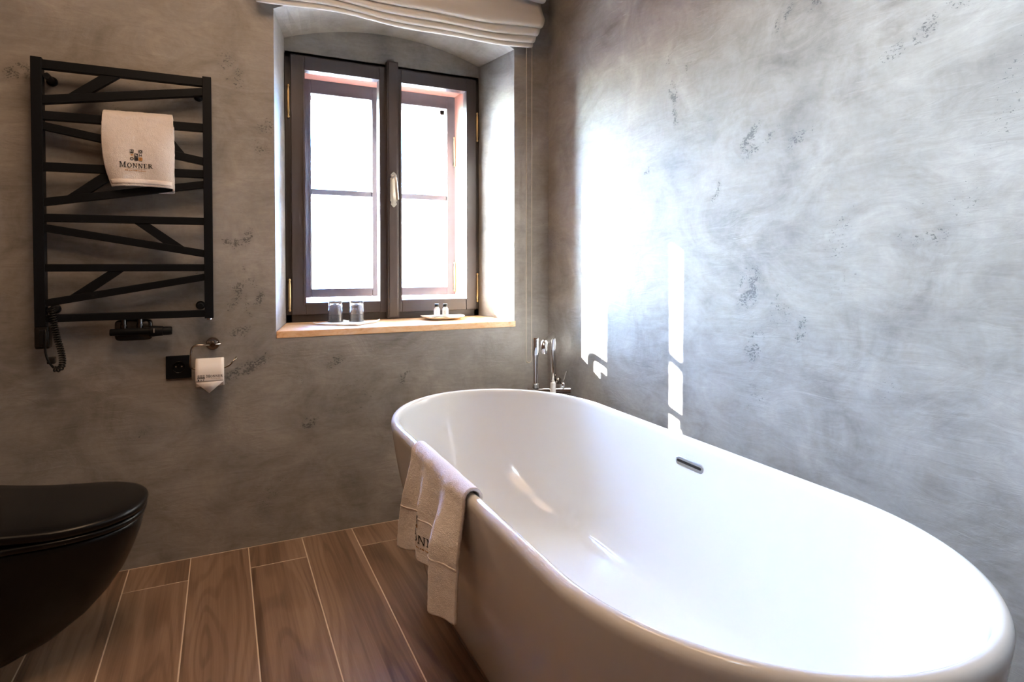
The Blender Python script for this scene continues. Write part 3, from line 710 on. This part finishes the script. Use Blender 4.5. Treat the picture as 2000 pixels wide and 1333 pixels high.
print_on('rule', [rc(-.288, -.240, 1.4225, 1.4231)], onA, M_GOLD, tA, 6)

# towel hanging over the bathtub rim
tB = empty('hand_towel', (.46, 1.42, .31)); tag(tB, 'white hotel hand towel hanging in folds over the bathtub rim', 'towel')
def foldB(y):
    # outward bulge of the hanging cloth: ridges at the far edge, the middle and a big roll at the near side
    g = lambda c, s: math.exp(-((y - c) / s) ** 2)
    return .018 * g(1.600, .040) + .020 * g(1.462, .026) + .044 * g(1.300, .040) + .016 * g(1.235, .04)
def towelB(u, v):
    yt = 1.590 - .385 * u                       # along the rim (far to near)
    # drape path: inside (short), over the rim, down outside
    if v < .14:
        t = v / .14; z = .545 + (.588 - .545) * t; x = .506 - .004 * t; w_ = 0
    elif v < .30:
        t = (v - .14) / .16; a = math.pi * t; x = .4835 + .0195 * math.cos(a); z = .592 + .0205 * math.sin(a); w_ = .15 * t
    else:
        t = (v - .30) / .70; w_ = .15 + .85 * sstep(0, .5, t)
        zb_ = .300 + .050 * sstep(1.58, 1.47, yt) - .036 * sstep(1.42, 1.30, yt)
        z = .592 - (.592 - zb_) * t; x = .4640 - .004 * t
    sp = sstep(.28, 1.0, v)
    y = yt + .085 * sp * sstep(1.42, 1.60, yt) - .020 * sp * sstep(1.30, 1.20, yt) * -1
    x -= foldB(yt) * w_
    d = terry_noise((x, y, z), 1.1)
    return (x - d, y, z + d * .6)
MB().grid(towelB, 110, 120).build('terry_layer', M_TERRY, tB, smooth='all', solid=.007, fix=False)
def bandB(u, v):
    p = Vector(towelB(.004 + .992 * u, .70 - .012 * v)); return (p.x - .0036 - .0006 * math.sin(math.pi * v), p.y, p.z)
MB().grid(bandB, 100, 4).build('woven_band', mat('woven_band_b', (.83, .77, .73), .85), tB, smooth='all', solid=.001, fix=False)
def onB(a, b):
    # a: distance along the cloth from the emblem's left edge, b: height above the hem
    yq = 1.510 - a; u = (1.590 - yq) / .385; zb_ = .300 + .050 * sstep(1.58, 1.47, yq) - .036 * sstep(1.42, 1.30, yq)
    t = (.592 - (zb_ + b)) / (.592 - zb_); p = Vector(towelB(u, .30 + .70 * t)); return (p.x - .0050, p.y - .0006, p.z)
print_on('lettering', word_polys('MONNER', .0, .046, .140), onB, M_INK, tB, 3)
print_on('tagline', tagline(.030, .120, .034, .0038, 8), onB, M_GOLD, tB, 2)
dk, lt, oc = logo_polys(.018, .082, .034, 'towel')
em = print_on('emblem', dk, onB, M_INK, tB, 3); print_on('emblem_ochre', oc[-1:], onB, M_GOLD, em, 2)

# ------------------------------------------------------------------ wall socket
so = empty('power_socket', (-.1485, DY, .677)); tag(so, 'square black wall socket beside the toilet roll holder', 'socket')
pl = MB(); X0, X1, Z0, Z1 = -.190, -.1075, .677, .761; cxs, czs = -.1485, .719
N_ = 40; ring_o = []; ring_i = []
for i in range(N_):
    a = 2 * math.pi * i / N_; c_, s1 = math.cos(a), math.sin(a); k = min(.04125 / max(abs(c_), 1e-6), .042 / max(abs(s1), 1e-6))
    ring_o.append((cxs + c_ * k, czs + s1 * k)); ring_i.append((cxs + .0205 * c_, czs + .0205 * s1))
pl.rings([[(a, DY, b) for a, b in ring_o], [(a, DY - .008, b) for a, b in ring_o], [(cxs + (a - cxs) * .985, DY - .0095, czs + (b - czs) * .985) for a, b in ring_o], [(a, DY - .0095, b) for a, b in ring_i], [(a, DY - .001, b) for a, b in ring_i]], cap1=True)
pl.build('faceplate', M_BLACK, so, smooth=30)
MB().lathe((cxs, DY - .0095, czs), [(.0205, -.0006), (.0218, .0010), (.0205, .0014), (.0195, .0002)], 40, (0, -1, 0), cap0=False, cap1=False).build('socket_ring', M_BLACKPL, so, smooth='all')
MB().lathe((cxs, DY - .001, czs + .010), [(.0022, 0), (.0022, .012), (.0012, .014)], 12, (0, -1, 0)).build('earth_pin', M_CHROME, so, smooth=40)
for dx in (-.0095, .0095): MB().lathe((cxs + dx, DY - .0012, czs + .001), [(.0026, 0), (.0026, .0012)], 12, (0, -1, 0)).build('contact_hole', mat('contact_brass', (.45, .42, .36), .4, 1), so)

# ------------------------------------------------------------------ toilet roll holder and roll
th = empty('toilet_roll_holder', (-.035, DY, .80)); tag(th, 'dark chrome toilet roll holder with round rose and bent rail', 'toilet roll holder')
MB().lathe((-.0355, DY + .0005, .799), [(.0235, 0), (.0235, .006), (.0215, .009), (.010, .010), (.0095, .012), (.0095, .056), (.0085, .058), (0, .0585)], 36, (0, -1, 0)).build('rose', M_DCHROME, th, smooth=35)
RYR = DY - .050
MB().tube(fillet([(-.008, RYR, .8015), (-.104, RYR, .8005), (-.1115, RYR, .716), (.012, RYR, .7125), (.046, RYR, .749)], .020, 7), .0040, 14).build('rail', M_DCHROME, th, smooth='all')
rl = empty('toilet_roll', (-.045, RYR - .008, .650)); tag(rl, 'printed toilet roll with a pointed folded end on its holder', 'toilet roll')
RC = Vector((0, RYR - .008, .701)); RRad = .0515
rb = MB(); seg = 48; rings_ = []
for x_, ro in ((-.0915, .020), (-.0915, RRad - .002), (-.0900, RRad), (.0005, RRad), (.0020, RRad - .002), (.0020, .020)):
    rings_.append([(x_, RC.y + ro * math.cos(2 * math.pi * i / seg), RC.z + ro * math.sin(2 * math.pi * i / seg)) for i in range(seg)])
rings_.append(rings_[0]); rb.rings(rings_, cap0=False, cap1=False).build('paper_roll', M_PAPER, rl, smooth=40)
ci = MB(); rings_ = [[(x_, RC.y + r_ * math.cos(2 * math.pi * i / 28), RC.z + r_ * math.sin(2 * math.pi * i / 28)) for i in range(28)] for x_, r_ in ((-.0912, .0200), (.0017, .0200), (.0017, .0188), (-.0912, .0188), (-.0912, .0200))]
ci.rings(rings_, cap0=False, cap1=False).build('cardboard_core', mat('cardboard', (.42, .33, .24), .9), rl, smooth=40)
def sheet(x_, z_):      # the hanging sheet lies over the top of the roll and then drops straight
    if z_ > RC.z: yy = RC.y - math.sqrt(max(0, (RRad + .0015) ** 2 - (z_ - RC.z) ** 2))
    else: yy = RC.y - RRad - .0015
    return yy
sh = MB(); rows = []
zs = [RC.z + (RRad + .0014) * math.sin(R(a)) for a in range(88, -1, -8)] + [.69, .682, .675]
for z_ in zs: rows.append([(-.0905 + .0915 * i / 8, sheet(0, z_) - .0002, z_) for i in range(9)])
sh.rings(rows, closed=False, cap0=False, cap1=False)
yy = RC.y - RRad - .0017
sh.add([(-.0905, yy, .675), (.0010, yy, .675), (-.0470, yy, .6335)], [(0, 1, 2)])
sh.add([(-.0905, yy + .0012, .675), (-.0450, yy + .0012, .675), (-.0470, yy + .0012, .634)], [(0, 1, 2)])
sho = sh.build('hanging_sheet', M_PAPER, rl, smooth=30, solid=.0006)
def onR(a, b): return (a, sheet(a, b) - .0012, b)
dk, lt, oc = logo_polys(-.0850, .6775, .0245, 'roll'); rp = print_on('emblem', dk, onR, M_INK, rl, 1); print_on('emblem_detail', lt, lambda a, b: (a, sheet(a, b) - .0016, b), M_PAPER, rp, 1)
print_on('lettering', word_polys('MONNER', -.0560, .6900, .054), onR, M_INK, rl, 1)
print_on('tagline', tagline(-.049, -.010, .6850, .0017, 4), onR, mat('tan_print', (.40, .28, .17), .8), rl, 1)

# ------------------------------------------------------------------ toilet
to = empty('toilet', (LX, 2.02, .05)); tag(to, 'wall hung black toilet with closed lid', 'toilet')
TYC = 2.020
def dout(xf, hw, z, xb=LX, n=40, flare=0, yc=TYC, e=2.35):
    """D-shaped outline: round nose at xf, straight sides back to the wall"""
    pts = []; nose = min(.235, (xf - xb) * .72)
    for i in range(n + 1):
        a = -math.pi / 2 + math.pi * i / n; c_ = abs(math.cos(a)) ** (2 / e); s1 = math.copysign(abs(math.sin(a)) ** (2 / e), math.sin(a))
        pts.append((xf - nose + nose * c_, yc + hw * s1, z))
    m_ = 10
    for k in range(1, m_ + 1):
        t = k / m_; pts.append((xf - nose + (xb - xf + nose) * t, yc + hw * (1 + flare * t * t), z))
    for k in range(1, m_): pts.append((xb, yc + hw * (1 + flare) * (1 - 2 * k / m_), z))
    for k in range(m_, 0, -1):
        t = k / m_; pts.append((xf - nose + (xb - xf + nose) * t, yc - hw * (1 + flare * t * t), z))
    return pts
FL = .34
bw = [(.052, -.60, .085), (.056, -.53, .105), (.068, -.475, .120), (.10, -.405, .136), (.15, -.338, .150), (.20, -.292, .161), (.25, -.258, .170), (.30, -.235, .177), (.345, -.219, .182), (.375, -.2125, .1845), (.386, -.213, .184), (.391, -.218, .180)]
MB().rings([dout(x_, h_, z_, flare=FL * .6) for z_, x_, h_ in bw]).build('bowl', M_TOILET, to, smooth='all')
MB().rings([dout(x_, h_, z_, flare=FL) for z_, x_, h_ in ((.391, -.214, .182), (.394, -.206, .188), (.402, -.2035, .190), (.4075, -.206, .188), (.409, -.212, .183))]).build('seat', M_TOILET, to, smooth='all')
def lift(r): return [(a, b, c + .030 * sstep(-.36, -.72, a)) for a, b, c in r]
MB().rings([lift(dout(x_, h_, z_, flare=FL)) for z_, x_, h_ in ((.4105, -.212, .184), (.413, -.203, .1905), (.421, -.2005, .192), (.428, -.2015, .191), (.4325, -.206, .1875), (.4345, -.216, .180), (.4355, -.26, .15), (.436, -.36, .08))]).build('lid', M_TOILET, to, smooth='all')

# ------------------------------------------------------------------ things on the window sill
def napkin(u, v):
    a, b = u - .5, v - .5; c0 = Vector((.497, 2.735)); ex = Vector((.140, -.105)) * 1.13; ey = Vector((.135, .130)) * 1.0
    p = c0 + ex * a * 1.0 + ey * b; k = max(abs(a), abs(b)) * 2
    cr = (abs(a) * 2) ** 6 * (abs(b) * 2) ** 6
    return (p.x, min(p.y, FRY - .006), SILLZ + .0030 + .0012 * math.sin(a * 9 + b * 4) ** 2 + .010 * cr * (1 if a * b > -.2 else .4))
nk = MB().grid(napkin, 24, 24).build('napkin', M_NAPKIN, org=(.497, 2.735, SILLZ), smooth='all', solid=.004, fix=False); tag(nk, 'white folded napkin under the two upturned glasses', 'napkin')
def tumbler(x_, y_, lab):
    z0 = SILLZ + .0068
    prof = [(.0310, 0), (.0330, .0005), (.0335, .002), (.0330, .012), (.0300, .072), (.0285, .088), (.0270, .0915), (.0, .0915), (.0, .079), (.0245, .078), (.0268, .072), (.0300, .012), (.0308, .002), (.0310, 0)]
    o = MB().lathe((x_, y_, z0), prof, 40, cap0=False, cap1=False).build('tumbler', M_TUMBLER, org=(x_, y_, z0), smooth=50); tag(o, lab, 'glass', 'upturned tumblers on the sill')
tumbler(.452, 2.772, 'left one of two clear tumblers upturned on the white napkin'); tumbler(.542, 2.752, 'right one of two clear tumblers upturned on the white napkin')
tr = MB(); TC = Vector((.950, 2.755)); rr_ = []
def trout(sx, sy, z, lift=0):
    o = []
    for i in range(48):
        t = 2 * math.pi * i / 48; c_, s1 = math.cos(t), math.sin(t)
        o.append((TC.x + math.copysign(abs(c_) ** .8, c_) * sx, TC.y + math.copysign(abs(s1) ** .8, s1) * sy, z + lift * (c_ ** 2) ** 2))
    return o
tr.rings([trout(.05, .04, SILLZ + .0005), trout(.058, .048, SILLZ + .001), trout(.095, .078, SILLZ + .009, .003), trout(.104, .086, SILLZ + .013, .005), trout(.103, .085, SILLZ + .0145, .005), trout(.090, .073, SILLZ + .011, .003), trout(.060, .050, SILLZ + .0055)])
tr = tr.build('tray', mat('cream_glazed_tray', (.78, .66, .52), .3), org=(TC.x, TC.y, SILLZ), smooth=60); tag(tr, 'small cream tray with two toiletry bottles on the sill', 'tray')
cd = MB().rings([[(TC.x + a, TC.y + b, SILLZ + z) for a, b in ((-.062, -.022), (.040, -.056), (.066, .020), (-.036, .054))] for z in (.0125, .0170)]).build('towelette', M_NAPKIN, org=(TC.x, TC.y, SILLZ + .0125), bevel=.001); tag(cd, 'white folded towelette lying on the small tray', 'towelette')
def bottle(x_, y_, lab):
    z0 = SILLZ + .0172; e = empty('toiletry_bottle', (x_, y_, z0)); tag(e, lab, 'bottle', 'toiletry bottles on the tray')
    MB().lathe((x_, y_, z0), [(.0125, 0), (.0145, .0015), (.0148, .004), (.0148, .030), (.0135, .036), (.0095, .042), (.0080, .044), (.0080, .048)], 28).build('body', mat('bottle_white', (.82, .82, .82), .25), e, smooth=50)
    MB().lathe((x_, y_, z0 + .0455), [(.0098, 0), (.0100, .001), (.0100, .0125), (.0092, .0140), (0, .0142)], 28).build('cap', mat('bottle_cap_black', (.012, .016, .016), .3), e, smooth=40)
    def onb(a, b): t = -math.pi / 2 - .20 + a / .0150; return (x_ + .01505 * math.cos(t), y_ + .01505 * math.sin(t), z0 + b)
    ps = tagline(-.006, .006, .0255, .0026, 2) + tagline(-.008, .008, .0205, .0018, 3) + tagline(-.008, .007, .0165, .0018, 6) + tagline(-.007, .008, .0125, .0018, 9)
    print_on('label_print', ps, onb, mat('blue_grey_print', (.10, .11, .20), .6), e)
bottle(.912, 2.728, 'left one of two small white bottles with black caps on tray'); bottle(.950, 2.716, 'right one of two small white bottles with black caps on tray')

# ------------------------------------------------------------------ outside: ground and a neighbouring house
gr = MB().box(-150, 150, YO + .2, 300, -7.2, -7).build('ground_outside', mat('pale_ground', (.42, .40, .36), .9), org=(0, 20, -7)); tag(gr, kind='structure', label='pale ground outside the window')
hs_ = empty('neighbour_house', (22, 34, -7)); tag(hs_, 'pale house with pitched roof beyond the right casement', 'house')
MB().box(15, 34, 34, 44, -7, -2.2).build('walls', mat('pale_render', (.75, .72, .68), .9), hs_)
MB().rings([[(14.3, 33.3, -2.4), (14.3, 44.7, -2.4), (14.3, 39, 1.2)], [(34.7, 33.3, -2.4), (34.7, 44.7, -2.4), (34.7, 39, 1.2)]]).build('roof', mat('faded_roof_tiles', (.50, .30, .24), .9), hs_)
for xx in (17, 21, 25, 29): MB().box(xx, xx + 1.2, 33.92, 34.02, -5.4, -3.6).build('house_window', mat('house_glass', (.3, .33, .36), .2), hs_)

# ------------------------------------------------------------------ ceiling lamp (out of view, gives the room its warm tone)
for lx, ly in ((.05, 1.45), (.05, .55)):
    la = empty('ceiling_lamp', (lx, ly, CZ)); tag(la, 'round warm ceiling lamp ' + ('between toilet and bathtub' if ly > 1 else 'above the middle of the room'), 'lamp')
    MB().lathe((lx, ly, CZ), [(.415, 0), (.415, -.03), (.402, -.034)], 36).build('lamp_housing', M_WHITEPL, la, smooth=40)
    em_ = bpy.data.materials.new('warm_diffuser'); em_.use_nodes = True; b_ = em_.node_tree.nodes['Principled BSDF']
    b_.inputs['Base Color'].default_value = (.8, .8, .8, 1); b_.inputs['Emission Color'].default_value = (1.0, .67, .42, 1); b_.inputs['Emission Strength'].default_value = LAMP
    MB().lathe((lx, ly, CZ - .034), [(.40, 0), (.37, -.012), (.22, -.022), (0, -.026)], 36).build('diffuser', em_, la, smooth='all')

dl = empty('added_fill_light', (-.10, .15, CZ)); tag(dl, 'added cool fill light at the ceiling turned to the right wall', 'lamp')  # unseen fill light, added to brighten the right wall
MB().lathe((-.10, .15, CZ), [(.055, 0), (.055, -.006), (.045, -.008), (.040, -.002)], 36, cap1=False).build('lamp_housing', M_WHITEPL, dl, smooth=40)  # made-up fitting around the added fill light
sp_ = bpy.data.lights.new('fill_spot', 'SPOT'); sp_.energy = WALL_FILL; sp_.color = (.62, .82, 1.0); sp_.spot_size = R(64); sp_.spot_blend = 1.0; sp_.shadow_soft_size = .15
spo = bpy.data.objects.new('fill_spot', sp_); COL.objects.link(spo); spo.parent = dl; spo.location = (0, 0, -.012); spo.rotation_euler = Vector((1.5, .62, -1.22)).to_track_quat('-Z', 'Y').to_euler()
